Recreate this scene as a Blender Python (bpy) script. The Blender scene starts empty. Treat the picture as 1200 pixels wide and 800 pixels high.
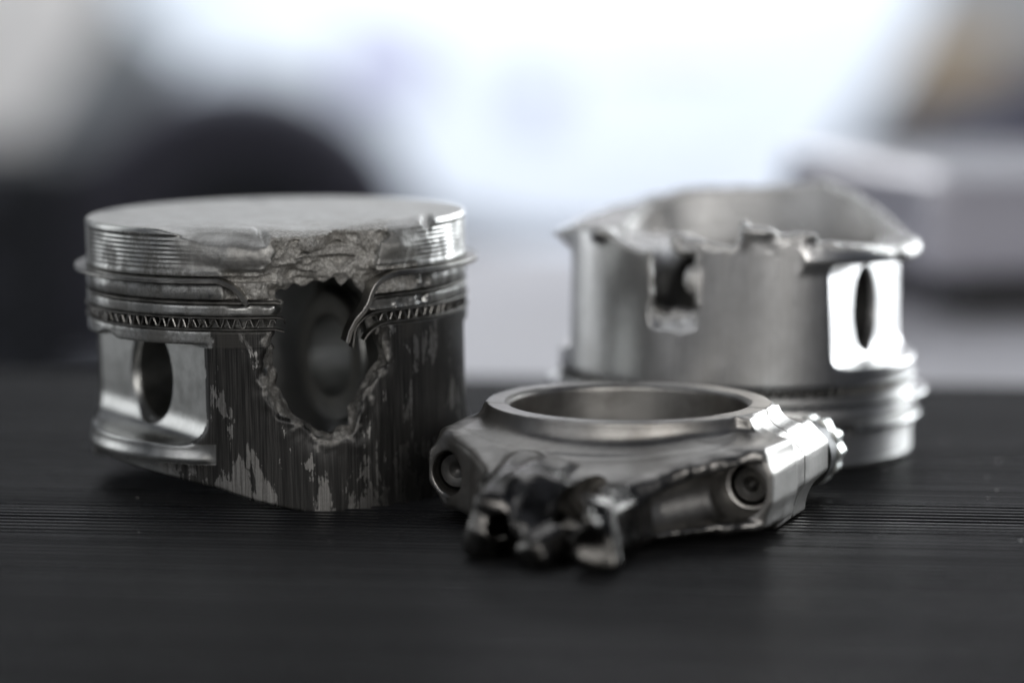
import bpy, bmesh, math, random
import numpy as np
from mathutils import Vector, Matrix

R_ = math.radians
random.seed(7)
rng = np.random.default_rng(11)
scn = bpy.context.scene
COL = scn.collection
MM = 0.001

# ------------------------------------------------------------------ camera
cam = bpy.data.cameras.new('camera')
cam.sensor_width = 36.0
cam.lens = 101.0
cam.clip_start = 0.02
cam.clip_end = 60.0
cam.dof.use_dof = True
cam.dof.focus_distance = 0.588
cam.dof.aperture_fstop = 4.4
cam.dof.aperture_blades = 9
cam_o = bpy.data.objects.new('camera', cam)
COL.objects.link(cam_o)
cam_o.location = (0, 0, 0.1115)
cam_o.rotation_euler = (R_(90 - 7.42), 0, 0)
scn.camera = cam_o

# ------------------------------------------------------------------ world, light, exposure
w = bpy.data.worlds.new('World')
scn.world = w
w.use_nodes = True
bg = w.node_tree.nodes['Background']
bg.inputs[0].default_value = (0.72, 0.80, 1.0, 1)
bg.inputs[1].default_value = 0.03
vs = scn.view_settings
vs.view_transform = 'Standard'
vs.look = 'None'
vs.exposure = 1.15
vs.gamma = 1.0


def area(name, loc, target, sx, sy, radiance, col=(1, 1, 1)):
    d = bpy.data.lights.new(name, 'AREA')
    d.shape = 'RECTANGLE'
    d.size, d.size_y = sx, sy
    d.energy = radiance * math.pi * sx * sy
    d.color = col
    o = bpy.data.objects.new(name, d)
    COL.objects.link(o)
    o.location = loc
    o.rotation_euler = (Vector(target) - Vector(loc)).to_track_quat('-Z', 'Y').to_euler()
    return o


# tall daylight opening of the workshop, right of the bench and a little behind it
area('window_light', (1.55, 2.35, 0.32), (0.05, 0.62, 0.02), 1.4, 1.5, 4.5, (0.93, 0.97, 1.0))
# weaker window on the left
area('left_window_light', (-1.9, 1.5, 0.45), (-0.05, 0.62, 0.02), 0.8, 1.2, 1.0, (0.95, 0.98, 1.0))
# ceiling panel over the bench, and two added fills on the photographer's side, split to band the metal
area('ceiling_light', (-0.25, 1.9, 1.9), (0.0, 0.6, 0.0), 2.4, 1.4, 0.5, (0.95, 0.97, 1.0))
area('front_fill', (0.75, -1.0, 0.62), (0.0, 0.6, 0.03), 0.75, 0.8, 2.2, (1.0, 0.98, 0.95))
area('front_fill', (-0.42, -1.1, 0.75), (0.0, 0.6, 0.03), 0.6, 0.9, 1.5, (1.0, 0.98, 0.95))
# narrow strip added on the photographer's left to make upright highlights
area('side_fill_strip', (-1.15, -0.15, 0.5), (0.0, 0.65, 0.03), 0.16, 0.9, 1.6, (0.97, 0.98, 1.0))
# area lights added to brighten the far bay
area('bay_fill', (0.5, 6.9, 2.3), (0.2, 9.6, -0.3), 4.6, 0.9, 6.6, (0.80, 0.91, 1.0))
area('bay_fill', (0.9, 8.3, 2.4), (0.9, 8.4, -0.9), 4.0, 1.6, 2.6, (0.95, 0.95, 1.0))


# ------------------------------------------------------------------ materials
def new_mat(name):
    m = bpy.data.materials.new(name)
    m.use_nodes = True
    nt = m.node_tree
    b = nt.nodes['Principled BSDF']
    return m, nt, b


def N(nt, typ, **kw):
    n = nt.nodes.new(typ)
    for k, v in kw.items():
        if k.startswith('i_'):
            key = k[2:]
            key = int(key) if key.isdigit() else key.replace('_', ' ')
            n.inputs[key].default_value = v
        else:
            setattr(n, k, v)
    return n


def L(nt, a, b):
    nt.links.new(a, b)


def noise(nt, vec, scale, detail=4, rough=0.6, dist=0.0):
    n = N(nt, 'ShaderNodeTexNoise', i_Scale=scale, i_Detail=detail, i_Roughness=rough, i_Distortion=dist)
    if vec is not None:
        L(nt, vec, n.inputs['Vector'])
    return n.outputs['Fac']


def ramp(nt, fac, a, b, lo=0.0, hi=1.0):
    n = N(nt, 'ShaderNodeMapRange', i_1=a, i_2=b, i_3=lo, i_4=hi)
    n.interpolation_type = 'SMOOTHSTEP'
    L(nt, fac, n.inputs[0])
    return n.outputs[0]


def math_(nt, op, a, b=None):
    n = N(nt, 'ShaderNodeMath', operation=op)
    for k, s in enumerate((a, b)):
        if s is None:
            continue
        if isinstance(s, (int, float)):
            n.inputs[k].default_value = s
        else:
            L(nt, s, n.inputs[k])
    return n.outputs[0]


def mixc(nt, fac, a, b):
    n = N(nt, 'ShaderNodeMix', data_type='RGBA')
    for key, s in ((0, fac), (6, a), (7, b)):
        if isinstance(s, (int, float)):
            n.inputs[key].default_value = s
        elif isinstance(s, tuple):
            n.inputs[key].default_value = (*s, 1)
        else:
            L(nt, s, n.inputs[key])
    return n.outputs[2]


def mixf(nt, fac, a, b):
    n = N(nt, 'ShaderNodeMix', data_type='FLOAT')
    for key, s in ((0, fac), (2, a), (3, b)):
        if isinstance(s, (int, float)):
            n.inputs[key].default_value = s
        else:
            L(nt, s, n.inputs[key])
    return n.outputs[0]


def attr(nt, name):
    return N(nt, 'ShaderNodeAttribute', attribute_name=name)


def scaled(nt, vec, s):
    n = N(nt, 'ShaderNodeVectorMath', operation='MULTIPLY')
    L(nt, vec, n.inputs[0])
    n.inputs[1].default_value = s
    return n.outputs[0]


def bump(nt, bsdf, height, dist, strength=1.0):
    n = N(nt, 'ShaderNodeBump', i_Strength=strength, i_Distance=dist)
    L(nt, height, n.inputs['Height'])
    L(nt, n.outputs[0], bsdf.inputs['Normal'])
    return n


def piston_material(name, burnt):
    """cast aluminium; mesh attributes: frac (torn metal), scuff (rubbed skirt), top (crown face), cyl (arc mm, height mm, radius mm)"""
    m, nt, b = new_mat(name)
    cyl = attr(nt, 'cyl').outputs['Vector']
    frac = attr(nt, 'frac').outputs['Fac']
    scuff = attr(nt, 'scuff').outputs['Fac']
    top = attr(nt, 'top').outputs['Fac']
    land = attr(nt, 'land').outputs['Fac']
    pos = N(nt, 'ShaderNodeTexCoord').outputs['Object']
    posm = scaled(nt, pos, (1000, 1000, 1000))
    fine = noise(nt, posm, 1.6, 5, 0.65)
    mid = noise(nt, posm, 0.25, 4, 0.6)
    grain = noise(nt, posm, 3.5, 3, 0.7)
    streak = noise(nt, scaled(nt, cyl, (0.9, 0.03, 0.0)), 1.0, 4, 0.65)
    streak2 = noise(nt, scaled(nt, cyl, (3.0, 0.07, 0.0)), 1.0, 3, 0.6)
    lathe = noise(nt, scaled(nt, cyl, (0.02, 4.0, 0.0)), 1.0, 2, 0.5)
    patch = noise(nt, scaled(nt, cyl, (0.16, 0.10, 0.0)), 1.0, 6, 0.6, 0.3)
    if burnt:
        clean = mixc(nt, ramp(nt, mid, 0.3, 0.7), (0.40, 0.40, 0.385), (0.54, 0.54, 0.525))
    else:
        clean = mixc(nt, ramp(nt, mid, 0.3, 0.7), (0.76, 0.755, 0.745), (0.86, 0.855, 0.85))
    torn = mixc(nt, ramp(nt, fine, 0.35, 0.7), (0.34, 0.325, 0.30) if burnt else (0.50, 0.485, 0.46), (0.68, 0.665, 0.63) if burnt else (0.80, 0.79, 0.77))
    col = mixc(nt, frac, clean, torn)
    metal = mixf(nt, frac, 1.0, 0.6)
    rough = mixf(nt, frac, mixf(nt, mid, 0.24, 0.40) if burnt else mixf(nt, mid, 0.36, 0.42), 0.55 if burnt else 0.24)
    if burnt:
        # rubbed skirt: black smeared oil and carbon in upright streaks with bare spots
        ptch = noise(nt, scaled(nt, cyl, (0.19, 0.075, 0.0)), 1.0, 8, 0.62, 0.35)
        s = math_(nt, 'ADD', math_(nt, 'MULTIPLY', streak, 0.26), math_(nt, 'ADD', math_(nt, 'MULTIPLY', ptch, 1.04), math_(nt, 'MULTIPLY', streak2, 0.10)))
        sepz = N(nt, 'ShaderNodeSeparateXYZ')
        L(nt, cyl, sepz.inputs[0])
        s = math_(nt, 'ADD', s, ramp(nt, sepz.outputs[1], 16.0, 0.0, 0.0, 0.09))
        dark = math_(nt, 'MULTIPLY', ramp(nt, s, 0.805, 0.785), scuff)
        dark = math_(nt, 'MULTIPLY', dark, 0.97)
        bare = mixc(nt, ramp(nt, math_(nt, 'ADD', math_(nt, 'MULTIPLY', streak2, 0.8), math_(nt, 'MULTIPLY', fine, 0.2)), 0.35, 0.65), (0.20, 0.195, 0.186), (0.46, 0.45, 0.435))
        col = mixc(nt, scuff, col, bare)
        smear = mixc(nt, ramp(nt, math_(nt, 'ADD', math_(nt, 'MULTIPLY', streak, 0.5), math_(nt, 'MULTIPLY', streak2, 0.5)), 0.40, 0.75), (0.010, 0.0098, 0.0094), (0.075, 0.072, 0.068))
        col = mixc(nt, dark, col, smear)
        metal = mixf(nt, dark, metal, 0.35)
        rough = mixf(nt, scuff, rough, mixf(nt, streak, 0.28, 0.50))
        # carbon on the ring lands, patchy
        dl = math_(nt, 'MULTIPLY', ramp(nt, math_(nt, 'ADD', patch, math_(nt, 'MULTIPLY', fine, 0.3)), 0.55, 0.75), land)
        dl = math_(nt, 'MULTIPLY', dl, 0.75)
        col = mixc(nt, dl, col, (0.05, 0.047, 0.042))
        metal = mixf(nt, dl, metal, 0.3)
        rough = mixf(nt, dl, rough, 0.5)
        # crown face: pale matt ash
        ash = mixc(nt, ramp(nt, math_(nt, 'ADD', math_(nt, 'MULTIPLY', mid, 0.6), math_(nt, 'MULTIPLY', fine, 0.4)), 0.35, 0.65), (0.62, 0.61, 0.575), (0.80, 0.80, 0.77))
        col = mixc(nt, top, col, ash)
        metal = mixf(nt, top, metal, 0.55)
        rough = mixf(nt, top, rough, 0.42)
    else:
        col = mixc(nt, math_(nt, 'MULTIPLY', land, 0.65), col, (0.46, 0.455, 0.445))
        sc = math_(nt, 'MULTIPLY', ramp(nt, streak, 0.45, 0.7), scuff)
        col = mixc(nt, math_(nt, 'MULTIPLY', sc, 0.45), col, (0.52, 0.505, 0.485))
        rough = mixf(nt, scuff, rough, mixf(nt, streak, 0.22, 0.38))
    st = attr(nt, 'stain_shade').outputs['Fac']  # dark rim staining on one piston, painted cavity shade on the other
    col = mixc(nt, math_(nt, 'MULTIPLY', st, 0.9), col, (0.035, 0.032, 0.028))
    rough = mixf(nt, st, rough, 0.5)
    L(nt, col, b.inputs['Base Color'])
    L(nt, metal, b.inputs['Metallic'])
    L(nt, rough, b.inputs['Roughness'])
    h1 = math_(nt, 'MULTIPLY', math_(nt, 'MULTIPLY', streak2, scuff), 0.5 if burnt else 0.12)
    h2 = math_(nt, 'MULTIPLY', grain, math_(nt, 'ADD', math_(nt, 'MULTIPLY', frac, 0.85), math_(nt, 'ADD', math_(nt, 'MULTIPLY', top, 0.55), 0.12)))
    h3 = math_(nt, 'MULTIPLY', lathe, math_(nt, 'MULTIPLY', land, 0.25))
    h = math_(nt, 'ADD', math_(nt, 'ADD', h1, h2), h3)
    bump(nt, b, h, 0.00022, 0.9)
    return m


def metal_material(name, c0, c1, r0, r1, scale=300.0, bumpd=0.0001, metallic=1.0, grain_scale=2500.0, use_frac=False):
    m, nt, b = new_mat(name)
    pos = N(nt, 'ShaderNodeTexCoord').outputs['Object']
    a = noise(nt, pos, scale, 5, 0.6)
    g = noise(nt, pos, grain_scale, 3, 0.6)
    col = mixc(nt, ramp(nt, a, 0.3, 0.7), c0, c1)
    rough = mixf(nt, a, r0, r1)
    hh = g
    if use_frac:
        fr = attr(nt, 'frac').outputs['Fac']
        burnt = mixc(nt, ramp(nt, noise(nt, pos, 220.0, 5, 0.65), 0.35, 0.65), (0.05, 0.048, 0.045), (0.20, 0.193, 0.183))
        col = mixc(nt, fr, col, burnt)
        rough = mixf(nt, fr, rough, 0.24)
        hh = math_(nt, 'MULTIPLY', g, math_(nt, 'ADD', 1.0, math_(nt, 'MULTIPLY', fr, 0.3)))
    L(nt, col, b.inputs['Base Color'])
    L(nt, rough, b.inputs['Roughness'])
    b.inputs['Metallic'].default_value = metallic
    bump(nt, b, hh, bumpd)
    return m


def plain_material(name, c0, c1, rough, scale=6.0, metallic=0.0, coat=0.0):
    m, nt, b = new_mat(name)
    pos = N(nt, 'ShaderNodeTexCoord').outputs['Object']
    a = noise(nt, pos, scale, 5, 0.6)
    L(nt, mixc(nt, ramp(nt, a, 0.3, 0.7), c0, c1), b.inputs['Base Color'])
    b.inputs['Roughness'].default_value = rough
    b.inputs['Metallic'].default_value = metallic
    b.inputs['Coat Weight'].default_value = coat
    return m


M = {}
M['burnt'] = piston_material('burnt_aluminium', True)
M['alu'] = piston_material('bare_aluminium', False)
M['steel'] = metal_material('forged_steel', (0.25, 0.238, 0.222), (0.46, 0.447, 0.428), 0.28, 0.48, 70.0, 0.00006, use_frac=True)
M['bolt'] = metal_material('bolt_steel', (0.08, 0.078, 0.075), (0.13, 0.127, 0.122), 0.42, 0.52, 300.0, 0.00003)
M['oxide'] = metal_material('black_oxide_steel', (0.02, 0.02, 0.02), (0.035, 0.034, 0.033), 0.4, 0.5, 300.0, 0.00003, metallic=0.3)
M['bolt_bright'] = metal_material('bright_bolt_steel', (0.55, 0.57, 0.55), (0.68, 0.69, 0.67), 0.34, 0.44, 300.0, 0.00003)
M['ring'] = metal_material('ring_steel', (0.30, 0.29, 0.27), (0.44, 0.43, 0.41), 0.26, 0.42, 250.0, 0.00004)
M['ring_dark'] = metal_material('sooty_ring_steel', (0.14, 0.135, 0.125), (0.28, 0.27, 0.25), 0.32, 0.5, 250.0, 0.00005)
M['ring_bright'] = metal_material('clean_ring_steel', (0.55, 0.55, 0.54), (0.68, 0.68, 0.67), 0.2, 0.32, 250.0, 0.00004)
M['shaving'] = metal_material('metal_crumb', (0.45, 0.44, 0.42), (0.7, 0.69, 0.66), 0.3, 0.5)


def rubber_material():
    m, nt, b = new_mat('black_ribbed_rubber')
    pos = N(nt, 'ShaderNodeTexCoord').outputs['Object']
    a = noise(nt, pos, 22.0, 6, 0.62)
    s = noise(nt, scaled(nt, pos, (1, 14, 1)), 90.0, 4, 0.6)
    dust = ramp(nt, noise(nt, pos, 900.0, 3, 0.7), 0.66, 0.74)
    rows = noise(nt, scaled(nt, pos, (0.4, 95, 1)), 1.0, 5, 0.75)
    worn = ramp(nt, rows, 0.40, 0.64)
    col = mixc(nt, ramp(nt, a, 0.3, 0.75), (0.0045, 0.0045, 0.005), (0.009, 0.009, 0.0095))
    col = mixc(nt, math_(nt, 'MULTIPLY', worn, 0.4), col, (0.019, 0.019, 0.0195))
    col = mixc(nt, math_(nt, 'MULTIPLY', dust, 0.3), col, (0.16, 0.155, 0.15))
    L(nt, col, b.inputs['Base Color'])
    L(nt, mixf(nt, s, mixf(nt, worn, 0.20, 0.32), mixf(nt, worn, 0.34, 0.48)), b.inputs['Roughness'])
    b.inputs['Specular IOR Level'].default_value = 0.40
    bump(nt, b, noise(nt, pos, 1600.0, 4, 0.6), 0.00008)
    return m


M['rubber'] = rubber_material()
M['bench'] = plain_material('black_bench_paint', (0.015, 0.015, 0.016), (0.03, 0.03, 0.03), 0.5)
M['floor'] = plain_material('pale_workshop_floor', (0.50, 0.49, 0.53), (0.60, 0.59, 0.62), 0.35, 1.2)
M['wall'] = plain_material('painted_workshop_wall', (0.60, 0.58, 0.57), (0.66, 0.64, 0.62), 0.7, 0.8)
M['white'] = plain_material('white_car_paint', (0.78, 0.80, 0.83), (0.82, 0.83, 0.85), 0.3, 2.0, 0.0, 0.5)
M['silver'] = plain_material('lilac_silver_paint', (0.50, 0.49, 0.55), (0.56, 0.55, 0.60), 0.3, 2.0, 0.2, 0.5)
M['tyre'] = plain_material('tyre_rubber', (0.11, 0.10, 0.12), (0.14, 0.13, 0.15), 0.75)
M['rim'] = plain_material('dark_rim', (0.012, 0.012, 0.014), (0.02, 0.02, 0.022), 0.5)
M['glass'] = plain_material('dark_car_glass', (0.03, 0.028, 0.04), (0.045, 0.04, 0.055), 0.08)
M['cabinet'] = plain_material('dark_cabinet_paint', (0.035, 0.035, 0.038), (0.05, 0.05, 0.053), 0.45)
M['board'] = plain_material('grey_board_paint', (0.16, 0.157, 0.152), (0.21, 0.206, 0.20), 0.6)
M['lilac'] = plain_material('lilac_panel', (0.42, 0.40, 0.52), (0.46, 0.44, 0.56), 0.4, 2.0)
M['peach'] = plain_material('pale_peach_panel', (0.80, 0.72, 0.68), (0.82, 0.75, 0.71), 0.4, 2.0)
M['tabletop'] = plain_material('white_table_top', (0.74, 0.73, 0.77), (0.80, 0.79, 0.82), 0.35, 3.0)
M['plum'] = plain_material('plum_grey_paint', (0.09, 0.085, 0.11), (0.12, 0.11, 0.14), 0.45, 2.0)
M['card'] = plain_material('brown_cardboard', (0.46, 0.33, 0.19), (0.55, 0.40, 0.24), 0.8)
M['beige'] = plain_material('beige_panel', (0.52, 0.47, 0.43), (0.60, 0.55, 0.50), 0.7)


# ------------------------------------------------------------------ object helpers
def tag(o, label=None, cat=None, group=None, kind=None):
    if label:
        o['label'] = label
    if cat:
        o['category'] = cat
    if group:
        o['group'] = group
    if kind:
        o['kind'] = kind
    return o


def empty(name, label, cat, loc, rot=(0, 0, 0), group=None):
    o = bpy.data.objects.new(name, None)
    o.empty_display_size = 0.02
    COL.objects.link(o)
    o.location = loc
    o.rotation_euler = rot
    return tag(o, label, cat, group)


def link_mesh(name, verts, faces, mat, parent=None, smooth=True):
    me = bpy.data.meshes.new(name)
    me.from_pydata([tuple(v) for v in verts], [], [tuple(f) for f in faces])
    me.update()
    if smooth:
        me.polygons.foreach_set('use_smooth', [True] * len(me.polygons))
    o = bpy.data.objects.new(name, me)
    me.materials.append(mat)
    COL.objects.link(o)
    if parent is not None:
        o.parent = parent
    return o


def link_bm(name, bm, mat, parent=None, smooth=False):
    me = bpy.data.meshes.new(name)
    bmesh.ops.recalc_face_normals(bm, faces=bm.faces)
    bm.to_mesh(me)
    bm.free()
    if smooth:
        me.polygons.foreach_set('use_smooth', [True] * len(me.polygons))
    o = bpy.data.objects.new(name, me)
    me.materials.append(mat)
    COL.objects.link(o)
    if parent is not None:
        o.parent = parent
    return o


def bm_box(bm, c, s, bevel=0.0, seg=2):
    r = bmesh.ops.create_cube(bm, size=1.0)
    vs_ = r['verts']
    bmesh.ops.scale(bm, verts=vs_, vec=s)
    bmesh.ops.translate(bm, verts=vs_, vec=c)
    if bevel:
        es = list({e for v in vs_ for e in v.link_edges})
        bmesh.ops.bevel(bm, geom=es, offset=bevel, segments=seg, profile=0.5, affect='EDGES')


# ------------------------------------------------------------------ signed distance modelling (all in mm)
class Noise3:
    def __init__(self, seed, n=32):
        r = np.random.default_rng(seed)
        self.t = r.uniform(-1, 1, (n, n, n)).astype(np.float32)
        self.n = n

    def __call__(self, x, y, z, f):
        out = 0
        ix, iy, iz = [], [], []
        fr = []
        for q in (x, y, z):
            q = q * np.float32(f) + np.float32(100.37)
            i = np.floor(q).astype(np.int32)
            t = (q - i).astype(np.float32)
            t = t * t * (3 - 2 * t)
            ix.append(i % self.n)
            iy.append((i + 1) % self.n)
            fr.append(t)
        T = self.t
        a, b, c = fr
        x0, y0, z0 = ix
        x1, y1, z1 = iy
        c00 = T[x0, y0, z0] * (1 - a) + T[x1, y0, z0] * a
        c10 = T[x0, y1, z0] * (1 - a) + T[x1, y1, z0] * a
        c01 = T[x0, y0, z1] * (1 - a) + T[x1, y0, z1] * a
        c11 = T[x0, y1, z1] * (1 - a) + T[x1, y1, z1] * a
        return (c00 * (1 - b) + c10 * b) * (1 - c) + (c01 * (1 - b) + c11 * b) * c

    def fbm(self, x, y, z, f, octaves=3, gain=0.5):
        s, amp = 0, 1.0
        for k in range(octaves):
            s = s + amp * self(x, y, z, f * 2.1 ** k)
            amp *= gain
        return s


NZ = Noise3(3)


def smax(a, b, k):
    h = np.maximum(k - np.abs(a - b), 0) / k
    return np.maximum(a, b) + h * h * k * 0.25


def smin(a, b, k):
    return -smax(-a, -b, k)


def sstep(a, b, x):
    t = np.clip((x - a) / (b - a), 0, 1)
    return t * t * (3 - 2 * t)


def poly_sdf(px, py, pts):
    """signed distance (negative inside) to a closed polygon"""
    d = np.full(np.broadcast(px, py).shape, 1e9, np.float32)
    s = np.ones_like(d)
    n = len(pts)
    for i in range(n):
        ax, ay = pts[i]
        bx, by = pts[i - 1]
        ex, ey = bx - ax, by - ay
        wx, wy = px - ax, py - ay
        t = np.clip((wx * ex + wy * ey) / (ex * ex + ey * ey), 0, 1)
        dx, dy = wx - ex * t, wy - ey * t
        d = np.minimum(d, dx * dx + dy * dy)
        c1 = py >= ay
        c2 = py < by
        c3 = ex * wy > ey * wx
        s = np.where((c1 & c2 & c3) | (~c1 & ~c2 & ~c3), -s, s)
    return (s * np.sqrt(d)).astype(np.float32)


def sample(F, g, P):
    idx = []
    for a in range(3):
        i = np.interp(P[:, a], g[a], np.arange(len(g[a])))
        idx.append(np.clip(i, 0, len(g[a]) - 1.0001))
    i0 = [q.astype(np.int32) for q in idx]
    t = [(q - i).astype(np.float32) for q, i in zip(idx, i0)]
    out = 0
    for a in (0, 1):
        wa = t[0] if a else 1 - t[0]
        for b in (0, 1):
            wb = t[1] if b else 1 - t[1]
            for c in (0, 1):
                wc = t[2] if c else 1 - t[2]
                out = out + F[i0[0] + a, i0[1] + b, i0[2] + c] * (wa * wb * wc)
    return out


def gradient(F, g, P, h):
    G = np.zeros_like(P)
    for a in range(3):
        e = np.zeros(3)
        e[a] = h
        G[:, a] = (sample(F, g, P + e) - sample(F, g, P - e)) / (2 * h)
    return G


def surface(F, g, h=0.35):
    """surface nets: vertices (mm), quads, smooth normals of the zero level of F on grid g"""
    S = F < 0
    n = [q - 1 for q in F.shape]
    cnt = np.zeros(n, np.uint8)
    for a in (0, 1):
        for b in (0, 1):
            for c in (0, 1):
                cnt += S[a:a + n[0], b:b + n[1], c:c + n[2]]
    act = (cnt > 0) & (cnt < 8)
    ci = np.argwhere(act).astype(np.int32)
    vid = np.full(n, -1, np.int32)
    vid[act] = np.arange(len(ci), dtype=np.int32)
    acc = np.zeros((len(ci), 3), np.float32)
    num = np.zeros(len(ci), np.float32)
    I, J, K = ci.T
    for ax in range(3):
        o1, o2 = [q for q in range(3) if q != ax]
        for u in (0, 1):
            for v in (0, 1):
                off = [0, 0, 0]
                off[o1], off[o2] = u, v
                f0 = F[I + off[0], J + off[1], K + off[2]]
                off2 = list(off)
                off2[ax] = 1
                f1 = F[I + off2[0], J + off2[1], K + off2[2]]
                m = (f0 < 0) != (f1 < 0)
                t = f0[m] / (f0[m] - f1[m])
                acc[m, o1] += u
                acc[m, o2] += v
                acc[m, ax] += t
                num[m] += 1
    acc /= num[:, None]
    P = np.empty((len(ci), 3))
    for a in range(3):
        P[:, a] = np.interp(ci[:, a] + acc[:, a], np.arange(len(g[a])), g[a])
    quads = []
    for ax in range(3):
        o1, o2 = [q for q in range(3) if q != ax]
        sl0 = [slice(None)] * 3
        sl1 = [slice(None)] * 3
        sl0[ax] = slice(0, n[ax])
        sl1[ax] = slice(1, n[ax] + 1)
        for q in (o1, o2):
            sl0[q] = slice(1, n[q])
            sl1[q] = slice(1, n[q])
        A, B = S[tuple(sl0)], S[tuple(sl1)]
        e = np.argwhere(A != B)
        flip = A[e[:, 0], e[:, 1], e[:, 2]]
        base = e.copy()
        base[:, o1] += 1
        base[:, o2] += 1

        def cell(d1, d2):
            c = base.copy()
            c[:, o1] += d1
            c[:, o2] += d2
            return vid[c[:, 0], c[:, 1], c[:, 2]]
        q = np.stack([cell(-1, -1), cell(0, -1), cell(0, 0), cell(-1, 0)], 1)
        if ax == 1:
            flip = ~flip
        q[~flip] = q[~flip][:, ::-1]
        quads.append(q)
    quads = np.concatenate(quads)
    for _ in range(2):
        G = gradient(F, g, P, 0.12)
        f = sample(F, g, P)
        l2 = np.maximum((G * G).sum(1), 0.15)
        step = -f[:, None] * G / l2[:, None]
        ln = np.linalg.norm(step, axis=1)
        step *= np.minimum(1, 0.25 / np.maximum(ln, 1e-6))[:, None]
        P += step
    G = gradient(F, g, P, h)
    G /= np.maximum(np.linalg.norm(G, axis=1), 1e-6)[:, None]
    return P, quads, G


def mesh_part(name, P, Q, G, keep, mat, parent, attrs):
    q = Q[keep]
    used, inv = np.unique(q, return_inverse=True)
    q = inv.reshape(q.shape)
    me = bpy.data.meshes.new(name)
    nv, nf = len(used), len(q)
    me.vertices.add(nv)
    me.vertices.foreach_set('co', (P[used] * MM).astype(np.float32).ravel())
    me.loops.add(nf * 4)
    me.loops.foreach_set('vertex_index', q.astype(np.int32).ravel())
    me.polygons.add(nf)
    me.polygons.foreach_set('loop_start', np.arange(0, nf * 4, 4, dtype=np.int32))
    me.update(calc_edges=True)
    me.polygons.foreach_set('use_smooth', np.ones(nf, bool))
    me.normals_split_custom_set_from_vertices(G[used].tolist())
    for k, a in attrs.items():
        if a.ndim == 1:
            at = me.attributes.new(k, 'FLOAT', 'POINT')
            at.data.foreach_set('value', a[used].astype(np.float32))
        else:
            at = me.attributes.new(k, 'FLOAT_VECTOR', 'POINT')
            at.data.foreach_set('vector', a[used].astype(np.float32).ravel())
    me.materials.append(mat)
    o = bpy.data.objects.new(name, me)
    COL.objects.link(o)
    o.parent = parent
    return o


def sweep(name, path, width, thick, mat, parent, wave=None, taper=True):
    """bar of rectangular section along a path of (angle deg, outer radius, height) in mm about the z axis"""
    verts, faces = [], []
    pts = []
    for a, r, z in path:
        t = R_(a)
        pts.append((Vector((math.sin(t) * r, -math.cos(t) * r, z)), Vector((math.sin(t), -math.cos(t), 0))))
    n = len(pts)
    for i, (p, er) in enumerate(pts):
        tg = (pts[min(i + 1, n - 1)][0] - pts[max(i - 1, 0)][0]).normalized()
        er2 = (er - tg * er.dot(tg)).normalized()
        bn = tg.cross(er2).normalized()
        b = min(0.18, thick * 0.3)
        for u, v in ((0, -thick / 2 + b), (0, thick / 2 - b), (-b, thick / 2), (-width + b, thick / 2), (-width, thick / 2 - b), (-width, -thick / 2 + b), (-width + b, -thick / 2), (-b, -thick / 2)):
            verts.append((p + er2 * u + bn * v) * MM)
        if i:
            o = (i - 1) * 8
            for k in range(8):
                k2 = (k + 1) % 8
                faces.append((o + k, o + k2, o + 8 + k2, o + 8 + k))
    faces.append(tuple(range(7, -1, -1)))
    faces.append(tuple(range((n - 1) * 8, n * 8)))
    bm = bmesh.new()
    bv = [bm.verts.new(v) for v in verts]
    for f in faces:
        bm.faces.new([bv[k] for k in f])
    o = link_bm(name, bm, mat, parent, smooth=True)
    me = o.data
    me.set_sharp_from_angle(angle=R_(38))
    return o


def arc(a0, a1, r, z, step=2.0):
    n = max(2, int(abs(a1 - a0) / step))
    out = []
    for i in range(n + 1):
        a = a0 + (a1 - a0) * i / n
        rr = r(a) if callable(r) else r
        zz = z(a) if callable(z) else z
        out.append((a, rr, zz))
    return out


def ang(x, R=41.3):
    return math.degrees(math.asin(max(-1, min(1, x / R))))


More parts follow.
